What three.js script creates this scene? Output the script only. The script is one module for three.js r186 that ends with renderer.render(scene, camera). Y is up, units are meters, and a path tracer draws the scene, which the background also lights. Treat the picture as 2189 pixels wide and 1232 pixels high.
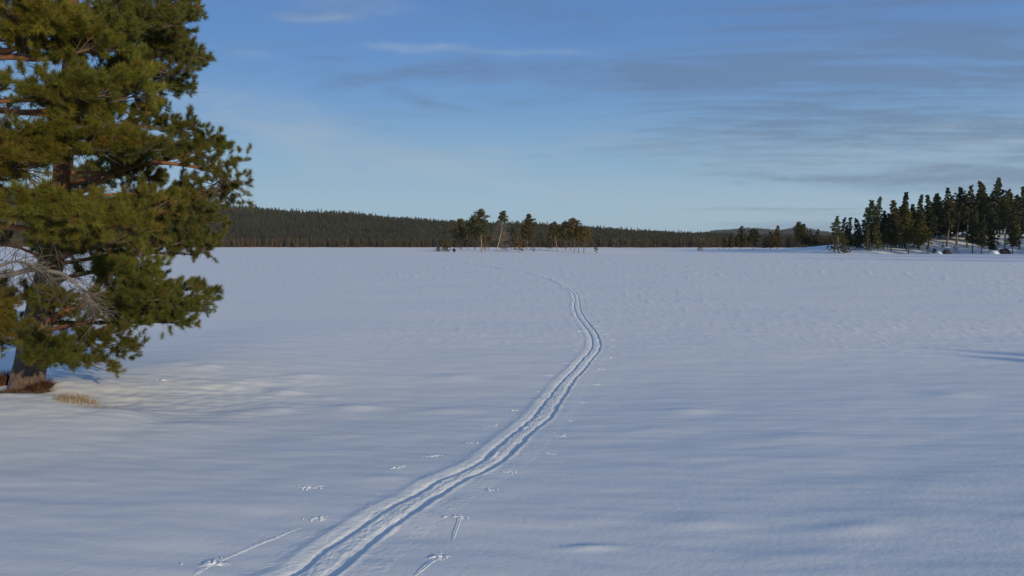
import * as THREE from 'three';
import { mergeGeometries, mergeVertices } from 'three/addons/utils/BufferGeometryUtils.js';

// ---------------------------------------------------------------- camera, sky, sun, exposure
const scene = new THREE.Scene();
const EYE = 2.1, F = 1706, CX = 1094.5, CY = 616, PITCH = Math.atan(88 / F);
const camera = new THREE.PerspectiveCamera(2 * Math.atan(616 / F) * 180 / Math.PI, 2189 / 1232, 0.1, 14000);
camera.position.set(0, EYE, 0);
camera.rotation.x = -PITCH;
scene.add(camera);

const renderer = new THREE.WebGLRenderer({ antialias: true });
renderer.setSize(1024, 576);
renderer.toneMapping = THREE.LinearToneMapping;
renderer.toneMappingExposure = 1.0;
renderer.shadowMap.enabled = true;

const SUN_AZ = 140 * Math.PI / 180, SUN_EL = 11.5 * Math.PI / 180;   // azimuth clockwise from straight ahead
const sunDir = new THREE.Vector3(Math.sin(SUN_AZ) * Math.cos(SUN_EL), Math.sin(SUN_EL), -Math.cos(SUN_AZ) * Math.cos(SUN_EL));
const sun = new THREE.DirectionalLight(new THREE.Color().setRGB(1.0, 0.84, 0.57), 3.45);
sun.position.copy(sunDir).multiplyScalar(400); sun.target.position.set(0, 0, -20);
sun.castShadow = true; sun.shadow.mapSize.set(4096, 4096);
Object.assign(sun.shadow.camera, { left: -160, right: 160, top: 120, bottom: -120, near: 1, far: 1200 });
sun.shadow.radius = 1;
scene.add(sun, sun.target);

scene.fog = new THREE.FogExp2(new THREE.Color().setRGB(0.75, 0.87, 1.0), 0.00004);   // clear winter air: only the far hills fade

// ---------------------------------------------------------------- random numbers and noise
function rng(seed) { let a = seed >>> 0; return () => { a = (a + 0x6D2B79F5) | 0; let t = Math.imul(a ^ (a >>> 15), 1 | a); t = (t + Math.imul(t ^ (t >>> 7), 61 | t)) ^ t; return ((t ^ (t >>> 14)) >>> 0) / 4294967296; }; }
const PERM = new Uint8Array(512);
{ const r = rng(7), p = [...Array(256).keys()]; for (let i = 255; i > 0; i--) { const j = Math.floor(r() * (i + 1)); [p[i], p[j]] = [p[j], p[i]]; } for (let i = 0; i < 512; i++) PERM[i] = p[i & 255]; }
const GX = [], GY = []; for (let i = 0; i < 16; i++) { GX.push(Math.cos(i * Math.PI / 8)); GY.push(Math.sin(i * Math.PI / 8)); }
function noise(x, y) {                                                    // about -1 .. 1
  const xf = Math.floor(x), yf = Math.floor(y), X = xf & 255, Y = yf & 255; x -= xf; y -= yf;
  const u = x * x * x * (x * (x * 6 - 15) + 10), v = y * y * y * (y * (y * 6 - 15) + 10);
  const a = PERM[X] + Y, b = PERM[X + 1] + Y;
  const h1 = PERM[a] & 15, h2 = PERM[b] & 15, h3 = PERM[a + 1] & 15, h4 = PERM[b + 1] & 15;
  const n1 = GX[h1] * x + GY[h1] * y, n2 = GX[h2] * (x - 1) + GY[h2] * y, n3 = GX[h3] * x + GY[h3] * (y - 1), n4 = GX[h4] * (x - 1) + GY[h4] * (y - 1);
  return 1.5 * (n1 + u * (n2 - n1) + v * ((n3 + u * (n4 - n3)) - (n1 + u * (n2 - n1))));
}
function fbm(x, y, o) { let s = 0, a = 0.55; for (let i = 0; i < o; i++) { s += a * noise(x, y); x = x * 2.03 + 17.3; y = y * 2.03 - 9.1; a *= 0.5; } return s; }
const clamp = (x, a = 0, b = 1) => Math.min(b, Math.max(a, x));
const smooth = (a, b, x) => { const t = clamp((x - a) / (b - a)); return t * t * (3 - 2 * t); };
const mix = (a, b, t) => a + (b - a) * t;
const toLin = (c) => c.map((v) => (v / 255 <= 0.04045 ? v / 255 / 12.92 : ((v / 255 + 0.055) / 1.055) ** 2.4));

// ---------------------------------------------------------------- sky: clear air with thin streaks of high cloud
{
  const W = 4096, Hh = 2048, px = new Float32Array(W * Hh * 4);
  // colour of the clear air by height above the horizon (degrees)
  const ramp = [[0, [165, 187, 200]], [2.5, [158, 186, 203]], [6, [139, 177, 205]], [10, [110, 157, 206]], [14, [91, 141, 201]], [18, [80, 128, 190]], [30, [68, 112, 168]], [55, [56, 96, 148]], [90, [50, 88, 138]]].map(([e, c]) => [e, toLin(c)]);
  const air = (el) => { let i = 0; while (i < ramp.length - 2 && el > ramp[i + 1][0]) i++; const t = clamp((el - ramp[i][0]) / (ramp[i + 1][0] - ramp[i][0])); return [0, 1, 2].map((k) => mix(ramp[i][1][k], ramp[i + 1][1][k], t)); };
  const DEG = 180 / Math.PI;
  // streaks of cloud: start azimuth, start height, end azimuth, end height, half thickness (all degrees), strength, dark (-) or pale (+)
  const D = (x, y) => { const az = Math.atan((x - CX) / F); return [az * DEG, Math.atan((528 - y) / F * Math.cos(az)) * DEG]; };
  const S = (x0, y0, x1, y1, th, k, dark) => [...D(x0, y0), ...D(x1, y1), th / F * DEG, k, dark];
  const streaks = [
    S(700, 184, 900, 156, 13, .8, 1), S(880, 152, 1060, 160, 17, .75, 1), S(1050, 160, 1500, 168, 22, .6, 1), S(1340, 172, 1660, 172, 20, .75, 1), S(640, 128, 760, 128, 9, .5, 1), S(640, 160, 730, 150, 7, .3, 1),
    S(820, 196, 930, 226, 12, .5, 1), S(900, 226, 1010, 238, 6, .5, 1), S(1040, 218, 1250, 222, 16, .35, 1), S(1040, 30, 1300, 40, 26, .45, 1), S(1150, 92, 1320, 80, 22, .3, 1),
    S(1500, 234, 1800, 242, 8, .6, 1), S(1540, 284, 1700, 268, 7, .5, 1), S(1640, 284, 1700, 296, 6, .35, 1), S(1780, 248, 2000, 256, 6, .5, 1), S(1800, 290, 1990, 282, 9, .35, 1), S(2100, 286, 2300, 288, 9, .8, 1), S(1930, 300, 2120, 296, 10, .45, 1), S(2140, 322, 2300, 322, 6, .6, 1), S(2130, 344, 2300, 342, 6, .6, 1),
    S(1470, 374, 1640, 373, 3, .6, 1), S(1620, 382, 1900, 380, 8, .85, 1), S(1760, 394, 2050, 392, 12, .7, 1), S(1920, 366, 2350, 372, 10, .9, 1), S(1900, 384, 2350, 392, 18, .9, 1), S(1860, 406, 2100, 408, 7, .5, 1), S(1560, 394, 1590, 393, 2.5, .5, 1),
    S(1490, 448, 1860, 447, 2.6, .7, 1), S(1660, 456, 1860, 457, 4, .35, 1), S(1520, 479, 1640, 478, 2.6, .5, 1), S(1580, 487, 1960, 481, 7, .85, 1), S(1640, 472, 1720, 473, 2, .4, 1), S(740, 266, 860, 278, 4, .25, 1),
    S(600, 43, 770, 47, 9, .6, -1), S(790, 108, 1000, 112, 7, .6, -1), S(1000, 114, 1260, 118, 6, .4, -1), S(500, 120, 580, 122, 8, .3, -1), S(640, 15, 900, 20, 16, .25, -1),
    S(330, 190, 720, 300, 42, .5, -1), S(560, 290, 1000, 360, 38, .55, -1), S(880, 345, 1320, 420, 30, .5, -1), S(1000, 322, 1120, 326, 10, .3, -1), S(1120, 320, 1240, 326, 9, .25, -1), S(1200, 298, 1450, 318, 16, .35, -1),
    S(1500, 330, 2300, 345, 32, .45, -1), S(1280, 425, 2300, 425, 34, .35, -1), S(1900, 272, 2300, 262, 7, .6, -1), S(1990, 305, 2300, 300, 9, .6, -1),
  ];
  const glow = sunDir;
  for (let j = 0; j < Hh; j++) {
    const el = ((j + 0.5) / Hh - 0.5) * 180, se = Math.sin(el / DEG), ce = Math.cos(el / DEG), base = air(Math.max(el, 0));
    for (let i = 0; i < W; i++) {
      const az = (((i + 0.5) / W - 0.25) * 360 + 540) % 360 - 180, a = az / DEG, k = (j * W + i) * 4;
      let c = [...base];
      if (el > -0.3) {
        // the layer of thin cloud, a flat sheet high above
        const inv = 1 / (Math.max(se, 0) + 0.03), X = Math.sin(a) * ce * inv, Z = Math.cos(a) * ce * inv;
        const wx = fbm(X * 0.28 + 3, Z * 0.28, 3), wz = fbm(X * 0.28 + 30, Z * 0.28 + 8, 3);
        const s1 = fbm(X * 0.32 + wx * 1.1, Z * 0.95 + wz * 0.9 + X * 0.06, 6);
        const fine = fbm(X * 0.9 + wx * 2 + 11, Z * 3.1 + wz * 2.5, 4);
        const right = smooth(-2, 26, az) * (1 - smooth(60, 110, az)), left = smooth(20, 120, Math.abs(az));
        const cover = clamp(0.3 + 0.5 * right + 0.3 * left + 0.55 * s1);
        const fade = smooth(0, 5, el);
        const hair = fbm(X * 1.6 + wx * 2.2 + 5, Z * 7 + wz * 4 + X * 0.5, 4), veil = cover * (0.25 + 0.5 * clamp(0.5 + fine + 0.7 * hair)) * (0.35 + 0.65 * fade);
        let pale = 0.07 * fade + 0.2 * veil, dark = smooth(2.5, 9, el) * (0.1 + 0.42 * right + 0.85 * veil * smooth(-0.1, 0.6, s1 + 0.3 * right + 0.35 * fine + 0.55 * hair)) * fade * (1 + 0.8 * hair * (0.3 + right));
        for (const q of streaks) {
          const dx = q[2] - q[0], L = dx, t = (az - q[0]) / L;
          if (t < -0.25 || t > 1.25) continue;
          const ey = q[1] + (q[3] - q[1]) * t, y = (el - ey) / q[4];
          if (y > 4 || y < -4) continue;
          const wob = fbm(az * 0.16 + q[0], el * 0.5 + q[1], 3) * 1.6, tex = 0.75 * fbm(az * 0.55 + q[1] * 7, (el - 0.05 * az) * 3.4, 4) + 0.6 * fbm(az * 0.9 + q[1] * 3, (el - 0.09 * az) * 9, 3);
          const end = smooth(-0.25, 0.3, t) * (1 - smooth(0.7, 1.25, t));
          const v = q[5] * Math.exp(-((y + wob) ** 2)) * end * clamp(0.75 + 0.7 * tex);
          if (q[6] > 0) dark += v; else pale += 0.85 * v;
        }
        dark = clamp(dark); pale = clamp(pale);
        const sunny = 1 + 0.5 * Math.max(0, Math.sin(a) * ce * glow.x + se * glow.y - Math.cos(a) * ce * glow.z);
        const P = [0.40, 0.47, 0.56], Q = [0.14, 0.195, 0.31];
        for (let m = 0; m < 3; m++) { c[m] = mix(c[m], P[m] * sunny, pale * 0.75); c[m] = mix(c[m], mix(c[m] * 0.68, Q[m], 0.7), dark * 0.68); }
        // broad brightening of the air round the sun
        const cosS = Math.sin(a) * ce * glow.x + se * glow.y - Math.cos(a) * ce * glow.z, g = 0.5 * Math.exp((cosS - 1) * 7);
        c[0] += 0.75 * g; c[1] += 0.62 * g; c[2] += 0.42 * g;
      }
      px[k] = c[0]; px[k + 1] = c[1]; px[k + 2] = c[2]; px[k + 3] = 1;
    }
  }
  const sky = new THREE.DataTexture(px, W, Hh, THREE.RGBAFormat, THREE.FloatType);
  sky.mapping = THREE.EquirectangularReflectionMapping; sky.magFilter = sky.minFilter = THREE.LinearFilter; sky.needsUpdate = true;
  scene.background = sky; scene.environment = sky;
}

// ---------------------------------------------------------------- names, labels, pixels to places
const taken = {};
function numbered(name) { const n = taken[name] = (taken[name] ?? -1) + 1; return n ? `${name}_${String(n).padStart(3, '0')}` : name; }
function tag(o, label, category, group, kind) { if (label) o.userData.label = label; if (category) o.userData.category = category; if (group) o.userData.group = group; if (kind) o.userData.kind = kind; return o; }
function thing(name, label, category, p, group) { const g = new THREE.Group(); g.name = numbered(name); g.position.copy(p); scene.add(g); return tag(g, label, category, group); }
function part(name, geo, mat, parent) { const m = new THREE.Mesh(geo, mat); m.name = name; m.castShadow = m.receiveShadow = true; parent.add(m); return m; }
const cp = Math.cos(PITCH), sp = Math.sin(PITCH);
function ray(px, py) { const u = (px - CX) / F, v = -(py - CY) / F; return new THREE.Vector3(u, v * cp - sp, -(cp + v * sp)); }   // per metre of depth along the view, roughly
function at(px, py, depth) { const r = ray(px, py); return r.multiplyScalar(depth / -r.z).add(new THREE.Vector3(0, EYE, 0)); }

// ---------------------------------------------------------------- the shape of the snow
const lerpTable = (t, x) => { if (x <= t[0][0]) return t[0][1]; for (let i = 1; i < t.length; i++) if (x <= t[i][0]) { const k = (x - t[i - 1][0]) / (t[i][0] - t[i - 1][0]); return mix(t[i - 1][1], t[i][1], k * k * (3 - 2 * k)); } return t[t.length - 1][1]; };
const bumps = [];      // small wind-packed humps: x, d, half width, half depth, height
// large shape: bank at the viewer's feet, snow lip and hollow at the old pine, island, wooded shore
function land(x, d) {
  let h = 0.55 * Math.exp(-((d / 8.4) ** 2));
  h += 0.055 * 0.5 * (x - 0.5 + Math.sqrt((x - 0.5) ** 2 + 1.5)) * Math.exp(-((d / 8) ** 2)) * smooth(-2, 3, d);
  // lip of snow in front of the pine, steeper on its far side
  const lipD = lerpTable([[-5.5, 9.3], [-4.5, 8.75], [-3.5, 8.2]], x), amp = lerpTable([[-12, .1], [-8, .2], [-5.4, .2], [-4.5, .13], [-3.6, .05], [-2.4, 0]], x);
  const q = d - lipD; h += amp * Math.exp(-((q / (q < 0 ? 1.5 : 0.42)) ** 2));
  h += 0.12 * Math.exp(-(((x + 6.4) / 1.2) ** 2) - (((d - 10.7) / 0.8) ** 2));                 // raised ground at the trunk
  h += 0.17 * Math.exp(-(((x + 5.4) / 2.1) ** 2) - (((d - 12.8) / (d < 12.8 ? 2.1 : 5.5)) ** 2));                 // swell behind it
  // island
  const ix = (x + 0.5) / 44, id = (d - 266) / 26; h += 1.25 * Math.exp(-(ix ** 4)) * Math.exp(-(Math.abs(id) ** 2.6));
  // wooded shore
  if (x > 40 && d > 150 && d < 700) {
    const edge = 242 + 14 * Math.sin(x * 0.045 + 1) + (x < 108 ? (108 - x) * 1.2 : 0), inl = d - edge, firm = smooth(88, 106, x);
    h += smooth(0, 7, inl) * (0.12 + 0.68 * firm) + smooth(2, 34, inl) * (0.5 * firm + 5.2 * smooth(106, 160, x)) * (1 - smooth(300, 390, d));
  }
  if (d > 330 && x > 30) h += 0.35 * smooth(358, 390, d + 6 * Math.sin(x * 0.05)) * smooth(60, 90, x) * (1 - smooth(520, 700, d));
  return h;
}
// wind ripples and crust
function ripple(x, d) {
  const near = 1 - smooth(16, 40, d), sx = x + 0.35 * d * 0.2;
  let h = 0.03 * noise(x * 0.17 + 5, d * 0.24) * (1 - 0.6 * smooth(30, 120, d));
  h += (0.0115 * near + 0.004 * (1 - smooth(60, 130, d))) * fbm(sx * 0.75 + 2, d * 1.7 + 0.25 * x, 3);
  if (d < 60) h += 0.0014 * near * noise(sx * 2.2 + 31, d * 5.5);
  const crust = smooth(11, 22, d) * (1 - smooth(90, 190, d)) * smooth(-0.6, 0.35, fbm(x * 0.06 + 40, d * 0.035 + 12, 3));
  if (crust > 0) {                                                          // small hard crusts that catch the low sun
    const w = Math.max(1, d / 30), ph = d < 16.5 ? 3.5 * d : 115.3 - 950 / d;
    h += 0.036 * w * crust * Math.max(0, noise(x * 3.4 / w + 70, ph) - 0.34) + 0.025 * w * crust * Math.max(0, noise(x * 7.1 / w + 9, ph * 1.6 + 4) - 0.3);
  }
  if (x < 0 && d > 7.5 && d < 16) {                                         // rough old crust round the pine
    const k = Math.exp(-(((x + 4.6) / 2.2) ** 2) - (((d - 10.4) / 2.0) ** 2)); h += k * (0.02 * Math.max(-0.1, noise(sx * 1.9 + 3, d * 3.4)) + 0.010 * noise(sx * 5 + 1, d * 7));
  }
  for (const b of bumps) { const u = (x - b[0]) / b[2], v = (d - b[1]) / b[3]; if (u * u + v * v < 8) h += b[4] * Math.exp(-u * u - v * v); }
  return h;
}
const height = (x, d) => land(x, d) + ripple(x, d);
function onSnow(px, py, dMax = 400) {                                       // where the sight line meets the snow
  const r = ray(px, py), k = 1 / -r.z; let lo = 1;
  for (let d = 1.5; d < dMax; d *= 1.01) { if (EYE + r.y * k * d < height(r.x * k * d, d)) { let a = lo, b = d; for (let i = 0; i < 24; i++) { const m = (a + b) / 2; if (EYE + r.y * k * m < height(r.x * k * m, m)) b = m; else a = m; } return { x: r.x * k * a, d: a }; } lo = d; }
  return { x: r.x * k * dMax, d: dMax };
}
for (const [px, py, w, dd, h] of [[650, 806, .34, .3, .03], [612, 838, .2, .22, .025], [390, 778, .3, .35, .03], [440, 784, .2, .25, .03], [585, 880, .22, .2, .03], [520, 884, .2, .2, .02], [750, 874, .3, .22, .035], [975, 807, .3, .3, .025], [530, 815, .4, .3, .025], [470, 826, .35, .2, .025], [1470, 880, .28, .2, .02], [1700, 935, .35, .2, .018], [1260, 1172, .15, .05, .012], [820, 1022, .2, .12, .012], [960, 880, .5, .2, .022], [2040, 845, .3, .2, .02], [1840, 1130, .25, .12, .014], [1500, 1120, .2, .12, .014]]) {
  const p = onSnow(px, py); bumps.push([p.x, p.d, w, dd, h]);
}

// ---------------------------------------------------------------- where ski poles were set: each leaves a small hole
const marks = [
    // px, py, size m, tail [px, py] ..., label
    [455, 1205, .085, [[645, 1128], [412, 1232]], 'large pole mark with a long thin drag line at the lower edge of the snow'],
    [682, 1108, .06, [], 'star shaped pole mark beside the ski track, close to the long drag line'],
    [660, 1043, .06, [[694, 1039]], 'wedge shaped pole mark with a short tail, above the star shaped mark'],
    [846, 1001, .055, [[868, 995]], 'narrow slanting pole mark beside the track, next beyond the wedge shaped mark'],
    [925, 976, .045, [[942, 973]], 'small flat pole mark beside the track, between two slanting marks'],
    [1007, 947, .04, [], 'small pole mark on the left of the track where the grooves nearly touch'],
    [1050, 912, .045, [[1066, 905]], 'slanting pole mark with a pointed tail left of the track below its clods'],
    [1099, 878, .045, [], 'pole mark left of the track just before the clods at its edge'],
    [1149, 838, .045, [], 'pole mark left of the straight stretch of track, third before the bend'],
    [1173, 803, .05, [], 'bright pole mark left of the straight stretch of track, second before the bend'],
    [1206, 777, .04, [], 'flat pole mark left of the track right at the start of the bend'],
    [1228, 750, .04, [], null], [1242, 732, .04, [], null], [1228, 719, .04, [], null], [1237, 709, .09, [], 'loose scatter of snow crumbs inside the bend of the track'],
    [1294, 715, .05, [], null], [1312, 728, .05, [], null], [1310, 742, .05, [], null],
    [1305, 765, .045, [], 'pole mark right of the track just below the tip of the bend'],
    [1286, 790, .045, [], 'pole mark right of the track, second below the tip of the bend'],
    [1275, 823, .045, [], 'knobbly pole mark right of the straight stretch of track, third below the bend'],
    [1244, 861, .045, [], 'pole mark right of the straight stretch, fourth below the bend'],
    [1218, 900, .04, [], 'flat pole mark right of the track, level with the clods on its other side'],
    [1199, 933, .04, [[1210, 928]], 'hooked pole mark right of the track with a short upturned tail'],
    [1177, 971, .04, [], 'flat pole mark right of the track, next below the hooked one'],
    [1088, 1010, .035, [], 'faint crumbly pole mark right of the track where the grooves nearly touch'],
    [1048, 1048, .03, [], 'tiny pole mark right of the track, above the mark with the straight downward line'],
    [982, 1106, .05, [[967, 1158]], 'pole mark with a straight line running down from it, right of the track'],
    [935, 1191, .065, [[884, 1234]], 'broad pole mark with a slanting line at the lower edge, right of the track'],
    [350, 813, .06, [], 'small fan shaped dent in the bright snow near the old pine'],
  ];
const markAt = marks.map(([px, py]) => onSnow(px, py));
marks.forEach(([, , size], i) => { const p = markAt[i]; if (p.d < 14) bumps.push([p.x, p.d + size * 0.1, size * 0.5, size * 0.42, -size * 0.12]); });

// ---------------------------------------------------------------- ski track: centre line on the snow
const trackPx = [[520, 1330], [600, 1268], [680, 1226], [762, 1160], [880, 1080], [980, 1022], [1038, 995], [1136, 912], [1160, 892], [1184, 857], [1213, 819], [1247, 780], [1269, 753], [1276, 732], [1268, 712], [1253, 693], [1241, 676], [1234, 658], [1234, 642], [1230, 628], [1219, 618], [1206, 609], [1190, 601], [1158, 590], [1120, 580.5], [1066, 572.5], [1028, 568], [982, 560.5], [946, 555], [911, 549], [872, 547], [800, 545]];
const trackCurve = new THREE.CatmullRomCurve3(trackPx.map(([x, y]) => { const p = onSnow(x, y); return new THREE.Vector3(p.x, 0, -p.d); }), false, 'centripetal');
trackCurve.arcLengthDivisions = 4000;
const TL = trackCurve.getLength(), trackPts = [];
{ let s = 0; while (s < TL) { const p = trackCurve.getPointAt(s / TL), d = -p.z; trackPts.push([p.x, d, s]); s += d < 9 ? 0.016 : d < 20 ? 0.028 : d < 60 ? 0.08 : d < 130 ? 0.15 : 0.4; } }
const trackCells = new Map();
for (const [x, d] of trackPts) if (d < 46) { const k = Math.floor(x) + ',' + Math.floor(d); if (!trackCells.has(k)) trackCells.set(k, []); trackCells.get(k).push([x, d]); }
function toTrack(x, d) { let m = 9; for (let i = -1; i < 2; i++) for (let j = -1; j < 2; j++) for (const p of trackCells.get((Math.floor(x) + i) + ',' + (Math.floor(d) + j)) ?? []) { const q = (p[0] - x) ** 2 + (p[1] - d) ** 2; if (q < m) m = q; } return Math.sqrt(m); }

// ---------------------------------------------------------------- snow material
function noiseTexture(n, f, seed) {                                         // tiling grey noise
  const a = new Uint8Array(n * n * 4), r = rng(seed), lat = []; let oct = [];
  for (let o = 0, g = f; o < 5 && g <= n; o++, g *= 2) { const t = new Float32Array(g * g); for (let i = 0; i < g * g; i++) t[i] = r(); oct.push([g, t]); }
  for (let y = 0; y < n; y++) for (let x = 0; x < n; x++) {
    let v = 0, amp = 0.5, tot = 0;
    for (const [g, t] of oct) { const X = x / n * g, Y = y / n * g, i = Math.floor(X), j = Math.floor(Y); let u = X - i, w = Y - j; u = u * u * (3 - 2 * u); w = w * w * (3 - 2 * w); const A = t[j * g + i], B = t[j * g + (i + 1) % g], C = t[((j + 1) % g) * g + i], D = t[((j + 1) % g) * g + (i + 1) % g]; v += amp * mix(mix(A, B, u), mix(C, D, u), w); tot += amp; amp *= 0.62; }
    const k = (y * n + x) * 4; a[k] = a[k + 1] = a[k + 2] = 255 * v / tot; a[k + 3] = 255;
  }
  const t = new THREE.DataTexture(a, n, n); t.wrapS = t.wrapT = THREE.RepeatWrapping; t.magFilter = THREE.LinearFilter; t.minFilter = THREE.LinearMipmapLinearFilter; t.generateMipmaps = true; t.needsUpdate = true; return t;
}
const grain = noiseTexture(1024, 64, 3);                                    // uv in metres / 2
const snowMat = new THREE.MeshStandardMaterial({ color: new THREE.Color().setRGB(0.86, 0.87, 0.85), roughness: 0.75, bumpMap: grain, bumpScale: 0.0016 });
const trackSnowMat = new THREE.MeshStandardMaterial({ color: new THREE.Color().setRGB(0.868, 0.878, 0.858), roughness: 0.8, bumpMap: grain, bumpScale: 0.004 });

function gridMesh(rows, cols, fn) {                                         // fn(i, j) -> [x, y, z]
  const pos = new Float32Array(rows * cols * 3), uv = new Float32Array(rows * cols * 2), idx = new Uint32Array((rows - 1) * (cols - 1) * 6);
  let k = 0, m = 0;
  for (let i = 0; i < rows; i++) for (let j = 0; j < cols; j++, k++) { const p = fn(i, j); pos.set(p, k * 3); uv[k * 2] = p[0] / 2; uv[k * 2 + 1] = p[2] / 2; }
  for (let i = 0; i < rows - 1; i++) for (let j = 0; j < cols - 1; j++) { const a = i * cols + j, b = a + 1, c = a + cols, d = c + 1; idx.set([a, b, c, b, d, c], m); m += 6; }
  const g = new THREE.BufferGeometry(); g.setAttribute('position', new THREE.BufferAttribute(pos, 3)); g.setAttribute('uv', new THREE.BufferAttribute(uv, 2)); g.setIndex(new THREE.BufferAttribute(idx, 1)); g.computeVertexNormals(); return g;
}

// ---------------------------------------------------------------- ground: one sheet of snow from the viewer's feet to the horizon
{
  const R = [0.05, 0.6, 1.2, 1.7, 2.0]; let r = 2.0;
  while (r < 9000) { r += r < 420 ? Math.min(Math.max(0.021, 0.00042 * r * r), r < 200 ? 9 : 4.5) : r < 1300 ? 18 : r * 0.25; R.push(r); }
  const A = []; for (let a = -180; a < -40; a += 2.5) A.push(a); for (let a = -40; a <= 40; a += 0.118) A.push(a); for (let a = 41; a <= 180; a += 2.5) A.push(a); A.push(180.0);
  const geo = gridMesh(R.length, A.length, (i, j) => {
    const a = A[j] * Math.PI / 180, x = R[i] * Math.sin(a), d = R[i] * Math.cos(a);
    let h = height(x, d);
    if (d > 0 && d < 46) { const t = toTrack(x, d); if (t < 0.3) h -= 0.05 * (1 - smooth(0.2, 0.28, t)) * (1 - smooth(32, 44, d)); }
    return [x, h, -d];
  });
  const g = part('snow_ground', geo, snowMat, scene); tag(g, 'wide snow covered frozen lake with wind ripples', null, null, 'structure');
}

// ---------------------------------------------------------------- the two grooves left by skis
{
  const U = []; for (let u = -0.36; u <= 0.3601; u += u > -0.15 && u < 0.16 ? 0.0068 : u > -0.26 && u < 0.19 ? 0.011 : 0.026) U.push(u);
  const n = trackPts.length, dir = (i) => { const a = trackPts[Math.max(0, i - 3)], b = trackPts[Math.min(n - 1, i + 3)], l = Math.hypot(b[0] - a[0], b[1] - a[1]) || 1; return [(b[0] - a[0]) / l, (b[1] - a[1]) / l]; };
  const bell = (u, c, w) => Math.exp(-(((u - c) / w) ** 2));
  const geo = gridMesh(n, U.length, (i, j) => {
    const [x, d, s] = trackPts[i], [tx, td] = dir(i), u = U[j], X = x + td * u, Dd = d - tx * u;
    // each ski wanders a little, so the grooves part and meet again
    const far = smooth(28, 50, d), gl = -0.088 + 0.022 * noise(s * 0.55, 2.2) + 0.012 * noise(s * 2.1, 5.1) + 0.006 * noise(s * 7, 1.5) + 0.0035 * noise(s * 17, 3.5), gr = 0.088 + 0.024 * noise(s * 0.5 + 9, 7.7) + 0.012 * noise(s * 1.9, 3.9) + 0.007 * noise(s * 8, 4.5) + 0.004 * noise(s * 19, 8.5);
    // each ski leaves a trench with one sloping and one cut side
    const trench = (c, wl) => { const v = u - c; return v < 0 ? 1 - smooth(0, 1, clamp(-v / wl)) * 0.35 - 0.65 * clamp(-v / wl) : 1 - smooth(0.006, 0.02, v); };
    const dep = 0.0145 + 0.005 * noise(s * 0.9, 4.4), wl = 0.056 + 0.016 * noise(s * 1.4, 12);
    let h = 0.0015;
    h += (0.0035 + 0.004 * noise(s * 1.3, 8.8)) * bell(u, gl - 0.125, 0.045); h += 0.0035 * Math.max(0, u < gl ? 0.55 * smooth(gl - 0.25, gl - 0.12, u) * clamp((gl - u) / 0.15, 0, 1.2) : u < gr ? clamp((gr - u) / (gr - gl)) * 0.8 * smooth(gl, gl + 0.03, u) : 0);   // snow pushed up to the left
    h += (0.003 + 0.005 * Math.max(-0.4, noise(s * 2.2, 6.1))) * bell(u, gr + 0.03, 0.02);  // and to the right
    h -= dep * Math.max(trench(gl, wl), trench(gr, 0.07 + 0.018 * noise(s * 1.1, 15)));
    h -= 0.006 * Math.max(0, noise(s * 0.8, 31)) * bell(u, gr - 0.05, 0.012);
    const rough = bell(u, -0.03, 0.13);
    h += rough * (0.0020 * noise(s * 9 + 3, u * 26) + 0.0026 * noise(s * 24, u * 60 + 7) + 0.0014 * noise(s * 3.2, u * 12 + 1));
    h += 0.03 * rough * Math.max(0, noise(s * 3.3 + 50, u * 13 + 20) - 0.5);                // clods
    const edge = smooth(0.22, 0.34, Math.abs(u));
    h = mix(h, 0.004 + 0.013 * smooth(-0.34, -0.2, u) * (1 - smooth(-0.2, 0.3, u)) + 0.03 * rough * Math.max(0, noise(s * 1.5, u * 6 + 3)) + 0.012 * rough * Math.max(0, noise(s * 3.1, u * 12 + 8)), far);
    h = mix(h, j === 0 || j === U.length - 1 ? -0.0006 : 0.0004, edge);
    return [X, height(X, Dd) + h, -Dd];
  });
  const t = part('ski_track', geo, trackSnowMat, scene); tag(t, 'pair of ski grooves winding across the snow towards the island', null, null, 'structure');
}

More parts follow.
